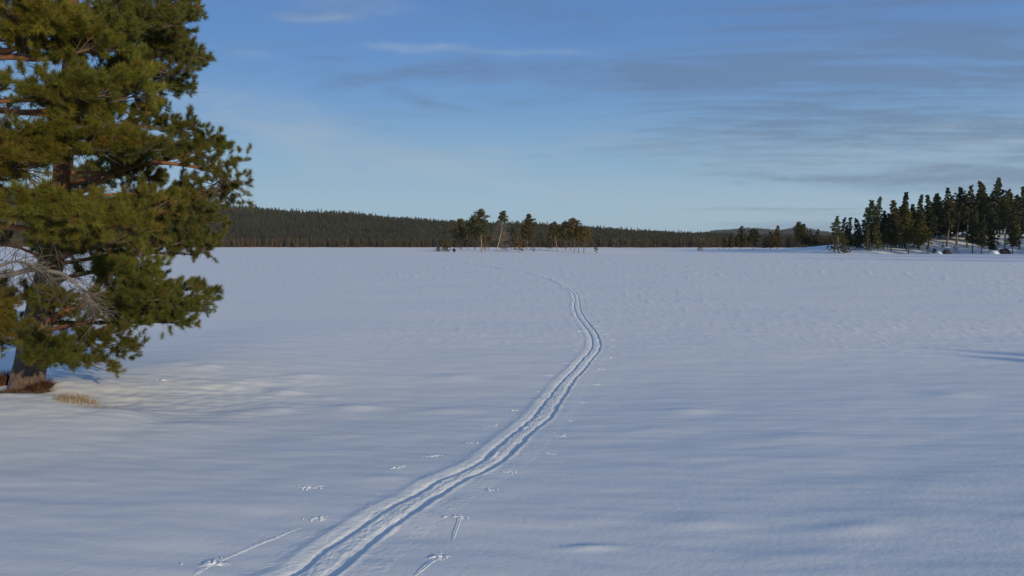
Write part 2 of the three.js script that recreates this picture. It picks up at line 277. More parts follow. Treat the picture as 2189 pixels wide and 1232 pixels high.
// ---------------------------------------------------------------- marks of ski poles beside the track
{
  marks.forEach(([px, py, size0, tails, label], q) => {
    const p = markAt[q], size = size0 * 0.85, r = rng(100 + q), geos = [], wid = size * 1.6, O = [p.x, height(p.x, p.d), p.d];
    const N = 20, lobes = 3 + Math.floor(r() * 4), ph = r() * 6;
    geos.push(gridMesh(N, 40, (i, j) => {
      const rad = i / (N - 1), a = j / 39 * Math.PI * 2 + 1e-9, wob = 1 + 0.3 * Math.sin(a * lobes + ph) + 0.18 * noise(Math.cos(a) * 3 + q, Math.sin(a) * 3), R = rad * size * 1.1 * wob;
      const lx = R * Math.cos(a) * 1.05, ld = R * Math.sin(a) * 0.85;
      const hump = size * (0.3 * Math.exp(-((rad / 0.5) ** 2)) * (0.75 + 0.6 * noise(lx * 34 + q * 3, ld * 34)) + 0.05 * noise(lx * 60 + q, ld * 60));
      const h = rad >= 0.999 ? -0.001 : 0.0008 + Math.max(-0.0005, hump * (1 - smooth(0.7, 0.96, rad)));
      return [lx, height(p.x + lx, p.d + ld) - O[1] + h, -ld];
    }));
    for (let k = 0; k < 5; k++) {                                           // crumbs
      const a = r() * 6.28, R = size * (0.9 + r() * 0.9), lx = R * Math.cos(a) * 1.3, ld = R * Math.sin(a) * 0.8, s = 0.003 + r() * 0.004, g = new THREE.IcosahedronGeometry(s, 1);
      g.translate(lx, height(p.x + lx, p.d + ld) - O[1] + s * 0.4, -ld); geos.push(mergeVertices(g));
    }
    for (const [tx, ty] of tails) {
      const e = onSnow(tx, ty), dx = e.x - p.x, dd = e.d - p.d, L = Math.hypot(dx, dd), n = Math.max(16, Math.round(L / 0.012)), w = Math.min(0.016, size * 0.3);
      geos.push(gridMesh(n, 9, (i, j) => {
        const t = i / (n - 1), u = (j / 8 - 0.5) * 2, taper = Math.min(1, (1 - t) * 3 + 0.15), lx = dx * t - dd / L * u * w * taper + 0.004 * noise(t * L * 5, q), ld = dd * t + dx / L * u * w * taper;
        const h = Math.abs(u) > 0.99 ? -0.001 : 0.0004 + 0.0024 * taper * Math.exp(-(((u - 0.5) / 0.3) ** 2)) + 0.0024 * taper * Math.exp(-(((u + 0.5) / 0.3) ** 2)) + 0.002 * noise(t * L * 60, u * 2);
        return [lx, height(p.x + lx, p.d + ld) - O[1] + h, -ld];
      }));
    }
    const g = mergeGeometries(geos.map((g) => { const c = g.index ? g : mergeVertices(g); return c; }));
    const m = part(numbered('pole_mark'), g, trackSnowMat, scene); m.position.set(O[0], O[1], -O[2]);
    const inner = px < 1270;
    tag(m, label ?? (inner ? 'tiny pole mark inside the bend of the ski track' : 'tiny pole mark outside the bend of the ski track'), 'pole mark', label ? 'pole marks along the ski track' : inner ? 'tiny pole marks inside the bend' : 'tiny pole marks outside the bend');
  });
}

// ---------------------------------------------------------------- loose ice crystals that glint
{
  const g = new THREE.TetrahedronGeometry(1, 0), n = 26000, im = new THREE.InstancedMesh(g, trackSnowMat, n), M = new THREE.Matrix4(), q = new THREE.Quaternion(), r = rng(55);
  for (let i = 0; i < n; i++) { const d = 2.6 + 15 * r() ** 1.6, x = (r() * 2 - 1) * 0.72 * d, s = 0.0016 + 0.0022 * r() * r(); q.setFromAxisAngle(new THREE.Vector3(r() - .5, r() - .5, r() - .5).normalize(), r() * 6.28); M.compose(new THREE.Vector3(x, height(x, d) + s * 0.3, -d), q, new THREE.Vector3(s, s, s * 0.5)); im.setMatrixAt(i, M); }
  im.name = 'snow_crystals'; scene.add(im); tag(im, 'loose ice crystals scattered over the near snow', null, null, 'stuff');
}

// ---------------------------------------------------------------- builders for trees
class MB {                                                                  // collects tubes and leaves into one geometry with vertex colours
  constructor() { this.p = []; this.n = []; this.c = []; this.i = []; }
  tube(pts, rad, sides, col, rough) {
    const n = pts.length, base = this.p.length / 3, T = new THREE.Vector3(), A = new THREE.Vector3(), B = new THREE.Vector3(), up = new THREE.Vector3(0.31, 0.2, 0.93), v = new THREE.Vector3();
    for (let i = 0; i < n; i++) {
      T.subVectors(pts[Math.min(n - 1, i + 1)], pts[Math.max(0, i - 1)]).normalize(); A.crossVectors(T, up).normalize(); B.crossVectors(T, A);
      const c = typeof col === 'function' ? col(i / (n - 1), i) : col;
      for (let k = 0; k < sides; k++) {
        const a = k / sides * Math.PI * 2, r = rad[i] * (rough ? rough(i / (n - 1), a) : 1);
        v.copy(A).multiplyScalar(Math.cos(a)).addScaledVector(B, Math.sin(a));
        this.p.push(pts[i].x + v.x * r, pts[i].y + v.y * r, pts[i].z + v.z * r); this.n.push(v.x, v.y, v.z); this.c.push(c[0], c[1], c[2]);
      }
    }
    for (let i = 0; i < n - 1; i++) for (let k = 0; k < sides; k++) { const a = base + i * sides + k, b = base + i * sides + (k + 1) % sides; this.i.push(a, b, a + sides, b, b + sides, a + sides); }
  }
  tri(a, b, c, col) {
    const e = new THREE.Vector3().subVectors(b, a).cross(new THREE.Vector3().subVectors(c, a)).normalize(), s = this.p.length / 3;
    for (const q of [a, b, c]) { this.p.push(q.x, q.y, q.z); this.n.push(e.x, e.y, e.z); this.c.push(col[0], col[1], col[2]); }
    this.i.push(s, s + 1, s + 2);
  }
  geo(renormal) {
    const g = new THREE.BufferGeometry();
    g.setAttribute('position', new THREE.Float32BufferAttribute(this.p, 3)); g.setAttribute('normal', new THREE.Float32BufferAttribute(this.n, 3)); g.setAttribute('color', new THREE.Float32BufferAttribute(this.c, 3)); g.setIndex(this.i);
    if (renormal) g.computeVertexNormals(); return g;
  }
}
const V = (x, y, z) => new THREE.Vector3(x, y, z), UP = V(0, 1, 0);
function unit(r) { const z = r() * 2 - 1, a = r() * Math.PI * 2, s = Math.sqrt(1 - z * z); return V(s * Math.cos(a), z, s * Math.sin(a)); }
const barkMat = new THREE.MeshStandardMaterial({ vertexColors: true, roughness: 0.95 });
const crownMat = new THREE.MeshPhysicalMaterial({ vertexColors: true, roughness: 0.85, transmission: 0.22, thickness: 0, specularIntensity: 0.3 });
const needleMat = new THREE.MeshPhysicalMaterial({ color: 0xffffff, roughness: 0.7, transmission: 0.25, thickness: 0, specularIntensity: 0.35 });

// a shoot: a stem with needles all round, pointing along +y
function shootGeometry(seed, needles, len, nl) {
  const r = rng(seed), b = new MB(), one = [1, 1, 1];
  for (let i = 0; i < needles; i++) {
    const t = i / (needles - 1), a = i * 2.39996 + r(), lean = mix(1.25, 0.35, t * t) + (r() - 0.5) * 0.35, l = nl * (0.8 + 0.4 * r()), y = len * (0.05 + 0.95 * t);
    const dir = V(Math.sin(lean) * Math.cos(a), Math.cos(lean), Math.sin(lean) * Math.sin(a)), side = V(-Math.sin(a), 0, Math.cos(a)).applyAxisAngle(dir, r() * 3.14), w = 0.0019;
    const o = V(0, y, 0), tip = o.clone().addScaledVector(dir, l), k = 0.8 + 0.4 * r();
    b.tri(o.clone().addScaledVector(side, -w), o.clone().addScaledVector(side, w), tip, [k, k, k]);
  }
  b.tube([V(0, -0.02, 0), V(0, len, 0)], [0.003, 0.0015], 3, [1.3, 0.9, 1.2]);
  return b.geo();
}
const shoots = [shootGeometry(1, 84, 0.062, 0.056), shootGeometry(2, 70, 0.05, 0.052)];
const shootMat = new THREE.MeshPhysicalMaterial({ vertexColors: true, roughness: 0.62, transmission: 0.25, thickness: 0, specularIntensity: 0.4 });

const ORANGE = [0.25, 0.105, 0.045], TWIG = [0.105, 0.075, 0.062], GREY = [0.155, 0.14, 0.125];
// one living or dead bough: a limb with side branches, twigs and needles; points are in the tree's own axes
function bough(tree, pts, o, seed) {
  const r = rng(seed), curve = new THREE.CatmullRomCurve3(pts), L = curve.getLength(), b = new MB(), n = Math.max(8, Math.round(L * 9));
  const { w = 0.45, r0 = 0.03, start = 0.3, dens = 1, scale = 1, dead = false, tint = [1, 1, 1], lift = 0.16 } = o;
  const P = [], R = []; for (let i = 0; i <= n; i++) { const t = i / n, q = curve.getPoint(t); q.y += 0.02 * noise(t * 6, seed); q.x += 0.02 * noise(t * 6 + 9, seed); P.push(q); R.push(r0 * (1 - t) ** 0.75 + 0.005); }
  const barkCol = (t) => { const k = 0.8 + 0.35 * r(), m = dead ? GREY : [0, 1, 2].map((c) => mix(ORANGE[c], TWIG[c], smooth(0.45, 0.95, t + 0.2 * (r() - 0.5)))); return m.map((c) => c * k); };
  b.tube(P, R, 7, barkCol, (t, a) => 1 + 0.12 * noise(t * 20 + a, seed));
  const places = [];
  const side = V(), T = V();
  const grow = (from, dir, len, rad, bend, col, seg = 4) => { const q = [], rr = []; const j = unit(r).multiplyScalar(len * 0.09); for (let i = 0; i <= seg; i++) { const t = i / seg; q.push(from.clone().addScaledVector(dir, len * t).addScaledVector(UP, bend * len * t * t).addScaledVector(j, Math.sin(t * 3.1))); rr.push(rad * (1 - 0.7 * t)); } b.tube(q, rr, 3, col); return q; };
  const nSec = Math.round(L * (1 - start) * 12 * dens * (dead ? 0.8 : 1)) + 3;
  for (let i = 0; i < nSec; i++) {
    const t = start + (1 - start) * ((i + r()) / nSec) ** 0.8, O = curve.getPoint(Math.min(t, 1)); curve.getTangent(Math.min(t, 1), T); side.crossVectors(T, UP).normalize();
    const dir = T.clone().multiplyScalar(0.45 + 0.6 * r()).addScaledVector(side, (i % 2 ? 1 : -1) * (0.3 + 0.75 * r())).addScaledVector(UP, (r() - 0.4) * 0.72).normalize();
    const len = w * (0.5 + 0.7 * r()) * (1.1 - 0.32 * t);
    const k = 0.75 + 0.5 * r(), q = grow(O, dir, len, dead ? 0.006 : 0.008, dead ? -0.25 + 0.3 * r() : lift, (dead ? GREY : TWIG).map((c) => c * k));
    const nT = 3 + Math.floor(len * (dead ? 16 : 13));
    for (let j = 0; j < nT; j++) {
      const s = 0.22 + 0.78 * (j + r()) / nT, f = s * 4, a = Math.min(3, Math.floor(f)), Q = q[a].clone().lerp(q[a + 1], f - a);
      const td = dir.clone().multiplyScalar(0.6).add(unit(r).multiplyScalar(0.8)).addScaledVector(UP, dead ? -0.25 : 0.22).normalize(), tl = (0.07 + 0.15 * r()) * (dead ? 0.9 : 1);
      const kk = 0.75 + 0.5 * r(), z = grow(Q, td, tl, 0.0032, dead ? -0.2 : 0.12, (dead ? GREY : TWIG).map((c) => c * kk), 2);
      if (dead) { grow(z[1], td.clone().add(unit(r).multiplyScalar(0.8)).normalize(), tl * 0.7, 0.002, -0.2, GREY, 2); continue; }
      const gap = noise(z[2].x * 4.2 + z[2].z * 2.3 + seed * 3.1, z[2].y * 5.0 + z[2].z * 2.9);
      for (const e of [0.5, 0.75, 0.9, 1, 1]) if (r() < 0.86 && gap > -0.32 + 0.3 * (r() - 0.5) && (z[2].y > O.y - 0.05 || r() < 0.3)) { places.push([z[0].clone().lerp(z[2], e), td.clone().add(unit(r).multiplyScalar(0.75)).addScaledVector(UP, 0.5).normalize()]); }
    }
    if (!dead) for (let j = 0; j < 3; j++) places.push([q[4].clone().addScaledVector(dir, -0.03 * j), dir.clone().add(unit(r).multiplyScalar(0.5)).addScaledVector(UP, 0.3).normalize()]);
  }
  const nBare = Math.round(L * start * 14);                                  // bare twigs near the trunk
  for (let i = 0; i < nBare; i++) {
    const t = 0.06 + (start + 0.15) * r(), O = curve.getPoint(t), dir = unit(r); dir.y -= 0.3; dir.normalize(); const k = 0.6 + 0.6 * r(), q = grow(O, dir, 0.18 + 0.3 * r(), 0.0045, -0.3, (r() < 0.5 ? GREY : TWIG).map((c) => c * k));
    for (let j = 0; j < 4; j++) grow(q[1 + (j % 3)], dir.clone().add(unit(r).multiplyScalar(0.9)).normalize(), 0.1 + 0.15 * r(), 0.0024, -0.25, (r() < 0.5 ? GREY : TWIG).map((c) => c * k), 2);
  }
  const limb = part(dead ? 'dead_branch' : 'branch', b.geo(), barkMat, tree);
  if (dead) { limb.userData.label = 'bare pale grey branch with a spray of dead twigs'; return limb; }
  const bright = 0.8 + 0.5 * r(), own = [bright * (0.96 + 0.16 * r()), bright * (0.98 + 0.08 * r()), bright * (0.8 + 0.5 * r())];
  const im = new THREE.InstancedMesh(shoots[seed % 2], shootMat, places.length), M = new THREE.Matrix4(), Qn = new THREE.Quaternion(), tw = new THREE.Quaternion(), col = new THREE.Color();
  places.forEach(([p, d], i) => {
    Qn.setFromUnitVectors(UP, d).multiply(tw.setFromAxisAngle(UP, r() * 6.28)); const s = scale * (0.78 + 0.5 * r());
    M.compose(p, Qn, V(s, s, s)); im.setMatrixAt(i, M);
    const y = r(), old = r() < 0.07, k = 0.75 + 0.5 * r();
    col.setRGB((old ? 0.15 : 0.085 + 0.035 * y) * k * tint[0] * own[0], (old ? 0.095 : 0.096 + 0.014 * y) * k * tint[1] * own[1], (old ? 0.025 : 0.017) * k * tint[2] * own[2]); im.setColorAt(i, col);
  });
  im.name = 'needles'; im.userData.kind = 'stuff'; im.castShadow = im.receiveShadow = true; limb.add(im);
  return limb;
}
// a thick trunk with furrowed bark
function bigTrunk(tree, pts, rad, seed, sides = 56) {
  const c = new THREE.CatmullRomCurve3(pts), n = 260, P = [], R = [];
  for (let i = 0; i <= n; i++) { const t = i / n; P.push(c.getPoint(t)); const f = t * (rad.length - 1), k = Math.min(rad.length - 2, Math.floor(f)); R.push(mix(rad[k], rad[k + 1], f - k)); }
  const b = new MB(), L = c.getLength();
  const plate = (t, a) => { const y = t * L, u = a * 2.2, q = fbm(Math.cos(a) * 4 + 3, y * 3.2 + Math.sin(a) * 4, 4) + 0.6 * Math.abs(noise(Math.cos(a) * 7 + Math.sin(a) * 5, y * 4.5)); return q; };
  const flare = (t, a) => 1 + 0.22 * Math.exp(-t * L / 0.22) * (1 + 0.6 * Math.sin(a * 5 + seed));
  b.tube(P, R, sides, [1, 1, 1], (t, a) => flare(t, a) * (1 + 0.10 * plate(t, a)));
  for (let i = 0; i <= n; i++) for (let k = 0; k < sides; k++) {
    const t = i / n, a = k / sides * Math.PI * 2, q = plate(t, a), hi = smooth(2.0, 4.5, t * L), m = (j) => mix([0.12, 0.085, 0.068][j], ORANGE[j] * 0.55, 0.8 * hi) * (0.62 + 0.55 * smooth(-0.4, 0.7, q));
    const grey = smooth(0.1, 0.5, noise(Math.cos(a) * 2 + 7, t * L * 2.2 + Math.sin(a) * 2)) * 0.5 * (1 - hi), o = (i * sides + k) * 3;
    for (let j = 0; j < 3; j++) b.c[o + j] = mix(m(j), [0.19, 0.165, 0.145][j] * (0.7 + 0.4 * q), grey);
  }
  return part('trunk', b.geo(true), barkMat, tree);
}

// ---------------------------------------------------------------- the old pine by the shore, and its neighbour whose boughs reach in
{
  const D0 = 10.5, base = at(55, 842, D0), root = thing('pine_tree', 'old spreading pine with a thick leaning trunk at the edge of the snow', 'tree', base);
  const loc = (x, y, d = D0) => at(x, y, d).sub(base);
  const path = [[50, 872], [55, 840], [62, 790], [80, 700], [88, 650], [108, 560], [126, 450], [138, 300], [148, 150], [155, 0], [160, -200], [156, -360], [150, -480]], mpp = D0 / F;
  bigTrunk(root, path.map(([x, y]) => loc(x, y)), [40, 36, 31, 28, 26.5, 24, 20, 17, 14, 11, 8, 5, 2].map((v) => v * mpp), 1);
  const tc = (y) => { for (let i = 1; i < path.length; i++) if (y >= path[i][1]) { const [a, b] = [path[i - 1], path[i]], t = (y - a[1]) / (b[1] - a[1]); return mix(a[0], b[0], t); } return 150; };
  // [height on the trunk, tip x, tip y, tip nearer (-) or farther, spread, more]
  const list = [
    [-120, 330, -70, 0, .55], [-60, 385, 20, .3, .5], [10, 380, 60, .6, .45], [30, 300, 55, -1.2, .5], [60, 398, 135, .2, .52], [100, 385, 190, .4, .42], [90, 380, 110, -.5, .45], [150, 330, 150, -.8, .48], [150, 310, 225, .9, .4], [265, 395, 285, .3, .42], [330, 330, 320, -1, .45],
    [440, 470, 378, 0, .58, { via: [300, 352, 0], r0: .03, end: [455, 418, .1] }], [430, 410, 430, .8, .5], [400, 440, 325, .4, .48], [480, 425, 470, -.3, .45], [520, 330, 450, -1.1, .45], [570, 420, 545, .3, .46],
    [690, 410, 512, -.2, .42, { via: [172, 652, -.1], via2: [255, 560, -.15], r0: .06, start: .42 }], [630, 410, 640, .2, .44], [650, 395, 665, -.2, .36], [610, 300, 585, -1, .42], [560, 250, 520, -1.3, .4], [690, 370, 690, 0, .4], [710, 300, 640, -1.1, .38], [725, 265, 755, -.4, .34], [740, 205, 785, -.7, .3], [735, 112, 775, -1.3, .26], [640, 120, 640, -1.2, .3], [520, 130, 545, -1.3, .36], [735, 30, 735, -1, .28],
    [640, -60, 640, .4, .4], [690, -30, 690, .5, .3], [560, -90, 520, -.3, .42], [450, -120, 420, .5, .45], [350, -60, 300, -1, .45], [250, -140, 210, .4, .45], [120, -70, 90, -.8, .45], [20, -100, -30, .2, .45],
    [560, 200, 520, 1.7, .45], [420, 220, 380, 1.9, .45], [280, 190, 235, 1.8, .45], [130, 200, 95, 1.7, .45], [20, 190, -30, 1.6, .45], [640, 330, 600, 1.5, .4],
    [90, 235, 65, -1.7, .42], [490, 195, 470, -1.7, .4], [330, 60, 330, -1.2, .4], [30, 350, 35, -.4, .45], [210, 300, 185, -.3, .45], [370, 320, 385, .2, .45],
    [-170, 300, -150, .6, .5], [-180, 40, -190, .5, .5], [-220, 180, -210, -1.2, .5], [-240, 260, -260, 0, .45], [-250, 60, -290, .2, .45], [-300, 220, -340, .5, .4], [-310, 110, -360, -.5, .4], [-380, 190, -420, .2, .35], [-400, 130, -450, -.2, .3], [-440, 150, -520, 0, .25],
  ];
  list.forEach(([y, tx, ty, dz, w, o = {}], i) => {
    const a = loc(tc(y), y), tip = loc(tx, ty, D0 + dz), pts = [a];
    if (o.via) { pts.push(loc(o.via[0], o.via[1], D0 + o.via[2])); if (o.via2) pts.push(loc(o.via2[0], o.via2[1], D0 + o.via2[2])); } else { const m = a.clone().lerp(tip, 0.5); m.y += 0.1 - 0.05 * (i % 4); m.x += 0.06 * ((i % 3) - 1); pts.push(m); }
    pts.push(tip); if (o.end) pts.push(loc(o.end[0], o.end[1], D0 + o.end[2]));
    const len = a.distanceTo(tip);
    bough(root, pts, { w: w * 0.95, tint: [0.95, 1.02, 1], r0: o.r0 ?? 0.01 + 0.0085 * len, start: o.start ?? (len > 1.6 ? 0.4 : 0.28), scale: 1.0 }, 300 + i);
  });
}
{
  const D1 = 7.6, base = V(-6.1, 0, -7.5); base.y = land(base.x, 7.5);
  const root = thing('pine_tree', 'pine at the picture edge whose orange boughs reach in before the old trunk', 'tree', base);
  const loc = (x, y, d = D1) => at(x, y, d).sub(base);
  bigTrunk(root, [V(0, -0.1, 0), V(0.02, 1, 0.02), V(0.0, 2.4, 0), V(-0.05, 3.6, 0), V(0, 4.8, 0), V(0.05, 6.3, 0)], [.2, .17, .15, .12, .08, .02], 2);
  const from = (y) => { const p = at(-140, y, D1).sub(base); return V(0, p.y, 0); };
  const list = [
    [125, [[0, 108, 7.5], [60, 96, 7.4], [125, 62, 7.3]], .34, { r0: .03 }], [135, [[0, 121, 7.5], [100, 126, 7.5], [215, 100, 7.6]], .34, { r0: .035, start: .5 }], [240, [[0, 236, 7.5], [130, 240, 7.5], [290, 205, 7.6]], .4, { r0: .036, start: .42 }], [235, [[60, 215, 7.2], [190, 205, 7.1]], .32, {}],
    [330, [[0, 322, 7.4], [90, 318, 7.3], [225, 320, 7.3]], .38, { start: .35 }], [475, [[0, 481, 7.4], [95, 497, 7.4], [175, 482, 7.4], [270, 492, 7.5]], .34, { r0: .034, start: .42 }], [460, [[20, 460, 7.1], [130, 470, 7.0]], .3, {}], [70, [[-20, 52, 7.2], [45, 36, 7.1]], .3, {}], [380, [[-40, 390, 7.2], [40, 350, 7.0]], .3, {}],
    [640, [[-60, 650, 7.5], [-10, 700, 7.6]], .3, {}], [20, [[-30, 0, 7.5], [80, -30, 7.6]], .4, {}], [-80, [[-60, -100, 7.6], [60, -120, 7.8]], .4, {}], [-200, [[-120, -220, 7.8], [0, -240, 7.9]], .35, {}], [300, [[-330, 290, 7.2], [-420, 270, 6.8]], .4, {}], [150, [[-330, 140, 7.6], [-420, 110, 8]], .4, {}], [30, [[-300, 10, 7], [-380, -30, 6.6]], .4, {}], [-150, [[-300, -180, 7.6], [-360, -210, 7.7]], .35, {}], [-300, [[-240, -360, 7.6], [-230, -420, 7.6]], .3, {}],
  ];
  list.forEach(([y, pts, w, o], i) => bough(root, [from(y), ...pts.map((p) => loc(...p))], { w, r0: 0.022, start: 0.3, tint: [1.25, 1.18, 0.85], ...o }, 500 + i));
  bough(root, [from(610), loc(0, 590, 7.3), loc(60, 580, 7.25), loc(125, 583, 7.2), loc(172, 614, 7.2), loc(196, 655, 7.2)], { w: .17, r0: .024, start: .76, dens: 2, dead: true }, 601);
  bough(root, [from(560), loc(-20, 570, 7.2), loc(40, 560, 7.15), loc(80, 575, 7.1)], { w: .17, r0: .014, start: .5, dens: 1.3, dead: true }, 602);
  bough(root, [from(255), loc(0, 330, 7.3), loc(58, 372, 7.3), loc(100, 440, 7.3)], { w: .3, r0: .03, start: .62, dens: 1.2, dead: true }, 603);
}
// heather, litter and dry grass at the foot of the old pine
function strands(n, seed, place, len, lean, width, colors) {
  const r = rng(seed), b = new MB();
  for (let i = 0; i < n; i++) {
    const p = place(r), a = r() * 6.283, k = lean * (0.3 + r()), l = len * (0.5 + 0.8 * r()), dir = V(Math.cos(a) * k, 1, Math.sin(a) * k).normalize(), side = V(-Math.sin(a), 0, Math.cos(a)).multiplyScalar(width), c = colors[Math.floor(r() * colors.length)].map((v) => v * (0.7 + 0.6 * r()));
    const m = p.clone().addScaledVector(dir, l * 0.55), e = p.clone().addScaledVector(dir, l).add(V(Math.cos(a) * l * k * 0.35, -0.12 * l, Math.sin(a) * l * k * 0.35));
    b.tri(p.clone().add(side), p.clone().sub(side), m.clone().addScaledVector(side, 0.7), c); b.tri(p.clone().sub(side), m.clone().addScaledVector(side, -0.7), m.clone().addScaledVector(side, 0.7), c); b.tri(m.clone().addScaledVector(side, 0.7), m.clone().addScaledVector(side, -0.7), e, c);
  }
  return b.geo();
}
{
  const grassMat = new THREE.MeshStandardMaterial({ vertexColors: true, roughness: 0.9 });
  const straw = [[0.36, 0.25, 0.11], [0.30, 0.19, 0.08], [0.42, 0.32, 0.17]], rust = [[0.10, 0.035, 0.018], [0.06, 0.022, 0.014], [0.13, 0.055, 0.025]], litter = [[0.16, 0.075, 0.03], [0.11, 0.05, 0.025], [0.25, 0.15, 0.06]];
  const bed = (px, py, wx, wd, name, label, cat, n, len, lean, width, cols, seed, group, depth) => {
    const p = depth ? { x: at(px, py, depth).x, d: depth } : onSnow(px, py), y = height(p.x, p.d);
    const g = strands(n, seed, (r) => { const a = r() * 6.283, q = Math.sqrt(r()), x = Math.cos(a) * q * wx, d = Math.sin(a) * q * wd; return V(x, height(p.x + x, p.d + d) - y - 0.01, -d); }, len, lean, width, cols);
    const m = part(numbered(name), g, grassMat, scene); m.position.set(p.x, y, -p.d); return tag(m, label, cat, group);
  };
  bed(160, 856, .24, .2, 'grass_tuft', 'dry straw coloured grass tuft in the snow hollow beside the old pine', 'grass', 380, .12, .9, .0022, straw, 11);
  bed(205, 872, .30, .09, 'grass_tuft', 'thin low strip of dry grass along the rim of the snow hollow', null, 150, .06, 1.2, .002, straw, 12).userData.kind = 'stuff';
  bed(86, 843, .12, .18, 'heather_shrub', 'dark rusty heather against the side of the old pine trunk', 'shrub', 750, .14, 1.2, .0035, rust, 13, null, 10.35);
  bed(2, 815, .17, .2, 'heather_shrub', 'dark rusty heather at the picture edge behind the old pine trunk', 'shrub', 900, .22, .9, .0035, rust, 14, null, 10.7);
  const l = bed(48, 846, .36, .2, 'needle_litter', 'brown litter of needles and twigs round the foot of the old pine', 'litter', 1500, .09, 2.2, .003, litter, 15, null, 10.2); l.userData.kind = 'stuff'; delete l.userData.category;
}

// ---------------------------------------------------------------- trees at middle distance
function foliageClump(b, c, rx, ry, n, size, col, r) {
  for (let i = 0; i < n; i++) {
    const u = unit(r), q = Math.cbrt(r()), p = V(c.x + u.x * rx * q, c.y + u.y * ry * q, c.z + u.z * rx * q), e = unit(r), f = V().crossVectors(e, unit(r)).normalize(), s = size * (0.6 + 0.8 * r()), k = 0.7 + 0.6 * r();
    b.tri(p.clone().addScaledVector(e, s), p.clone().addScaledVector(f, s * 0.55), p.clone().addScaledVector(f, -s * 0.55).addScaledVector(e, -s * 0.3), col.map((v) => v * k));
  }
}
// kinds: tall (bare lower trunk, loose rounded crown), cone (leafy to the ground), bare (grey twigs under a small crown), young
function midTree(name, label, category, group, p, Ht, o, seed) {
  const r = rng(seed), root = thing(name, label, category, p, group), tb = new MB(), cb = new MB();
  const { kind = 'tall', lean = 0, width = 0.2, low = kind === 'tall' ? 0.42 : kind === 'cone' ? 0.1 : 0.2, tone = [0.045, 0.05, 0.018], trunk = [0.2, 0.105, 0.06], curve = 0.03 } = o;
  const spine = (t) => V(lean * Ht * t * (1 - 0.25 * t) + curve * Ht * Math.sin(t * 4.2 + seed), Ht * t, 0.5 * curve * Ht * Math.sin(t * 3.1 + seed * 2));
  const s0 = spine(0), sx = (t) => spine(t).sub(V(s0.x, 0, s0.z)), N = 14, P = [], R = [], rad = Math.max(0.05, Ht * 0.0135);
  for (let i = 0; i <= N; i++) { const t = i / N; P.push(sx(t * 0.98).add(V(0, t === 0 ? -0.4 : 0, 0))); R.push(rad * (1 - 0.85 * t) * (t < 0.04 ? 1.3 : 1)); }
  tb.tube(P, R, 7, (t) => { const k = 0.75 + 0.5 * r(); return trunk.map((v, j) => v * k * mix(j === 0 ? 0.7 : 0.9, 1.15, smooth(0.1, 0.5, t))); });
  const limbs = Math.round((kind === 'cone' ? 46 : kind === 'young' ? 16 : 34) * clamp(Ht / 11, 0.6, 1.4) * 1.25 * (o.more ?? 1)), wid = width * Ht;
  for (let i = 0; i < limbs; i++) {
    const q = (i + r() * 0.8) / limbs, t = mix(low, 0.99, q), a = i * 2.4 + r() * 0.9;
    let reach = kind === 'cone' || kind === 'young' ? wid * (0.12 + 1.0 * (1 - q) ** 0.75) * (q < 0.12 ? 0.55 + 3.5 * q : 1) : wid * Math.max(0.22, Math.sin(Math.PI * (0.14 + 0.82 * q) ** 0.8)) * 1.1;
    if (o.spiky) reach *= 1 - 0.45 * q * q;
    reach *= 0.55 + 0.65 * r(); if (r() < 0.12) reach *= 1.3;
    const O = sx(t), up = kind === 'tall' ? 0.25 + 0.35 * q : kind === 'bare' ? 0.1 : -0.12 + 0.45 * q, dir = V(Math.cos(a), up, Math.sin(a)).normalize(), tip = O.clone().addScaledVector(dir, reach), mid = O.clone().lerp(tip, 0.5).add(V(0, -0.06 * reach, 0));
    tb.tube([O, mid, tip], [rad * 0.32 * (1.1 - t), rad * 0.2 * (1.1 - t), 0.012], 3, trunk.map((v) => v * (kind === 'bare' ? 0.9 : 0.6)));
    const green = kind !== 'bare' || q > 0.62;
    if (!green) { for (let k = 0; k < 9; k++) { const f = O.clone().lerp(tip, 0.25 + 0.75 * r()), d2 = dir.clone().add(unit(r).multiplyScalar(0.9)); d2.y -= 0.25; const e = f.clone().addScaledVector(d2, 0.5 + 0.7 * r()); tb.tube([f, e], [0.022, 0.008], 3, [0.17, 0.135, 0.12]); } continue; }
    const clumps = Math.max(1, Math.round(reach / 0.85));
    for (let k = 0; k < clumps; k++) {
      const f = clumps === 1 ? 0.8 : mix(kind === 'tall' ? 0.5 : 0.25, 1, k / (clumps - 1)), c = O.clone().lerp(tip, f).add(V((r() - .5) * .5, (r() - .3) * 0.4, (r() - .5) * .5)), shade = 0.75 + 0.5 * r(), rx = (0.42 + 0.34 * r()) * clamp(Ht / 10, 0.5, 1.2) * (kind === 'cone' || o.spiky ? 1 - 0.55 * q : 1);
      const warm = r() < 0.1 ? [1.5, 1.15, 0.9] : [1, 1, 1];
      foliageClump(cb, c, rx, rx * 0.62, Math.round((kind === 'tall' ? 27 : 31) * (o.leafy ?? 1)), 0.285 * clamp(Ht / 11, 0.5, 1.1), tone.map((v, j) => v * shade * warm[j]), r);
    }
  }
  for (let k = 0; k < (o.stubs ?? (kind === 'tall' ? 14 : 5)); k++) {         // dead stubs on the bare stem
    const t = mix(0.12, Math.max(low + 0.1, 0.2), r()), O = sx(t), a = r() * 6.28, l = (0.4 + 1.1 * r()) * clamp(Ht / 12, 0.3, 1), e = O.clone().add(V(Math.cos(a) * l, (r() - 0.6) * l * 0.6, Math.sin(a) * l)); tb.tube([O, O.clone().lerp(e, 0.5).add(V(0, 0.05, 0)), e], [0.04, 0.025, 0.01], 3, [0.15, 0.11, 0.09]);
  }
  part('trunk', tb.geo(), barkMat, root); part('crown', cb.geo(), crownMat, root);
  return root;
}
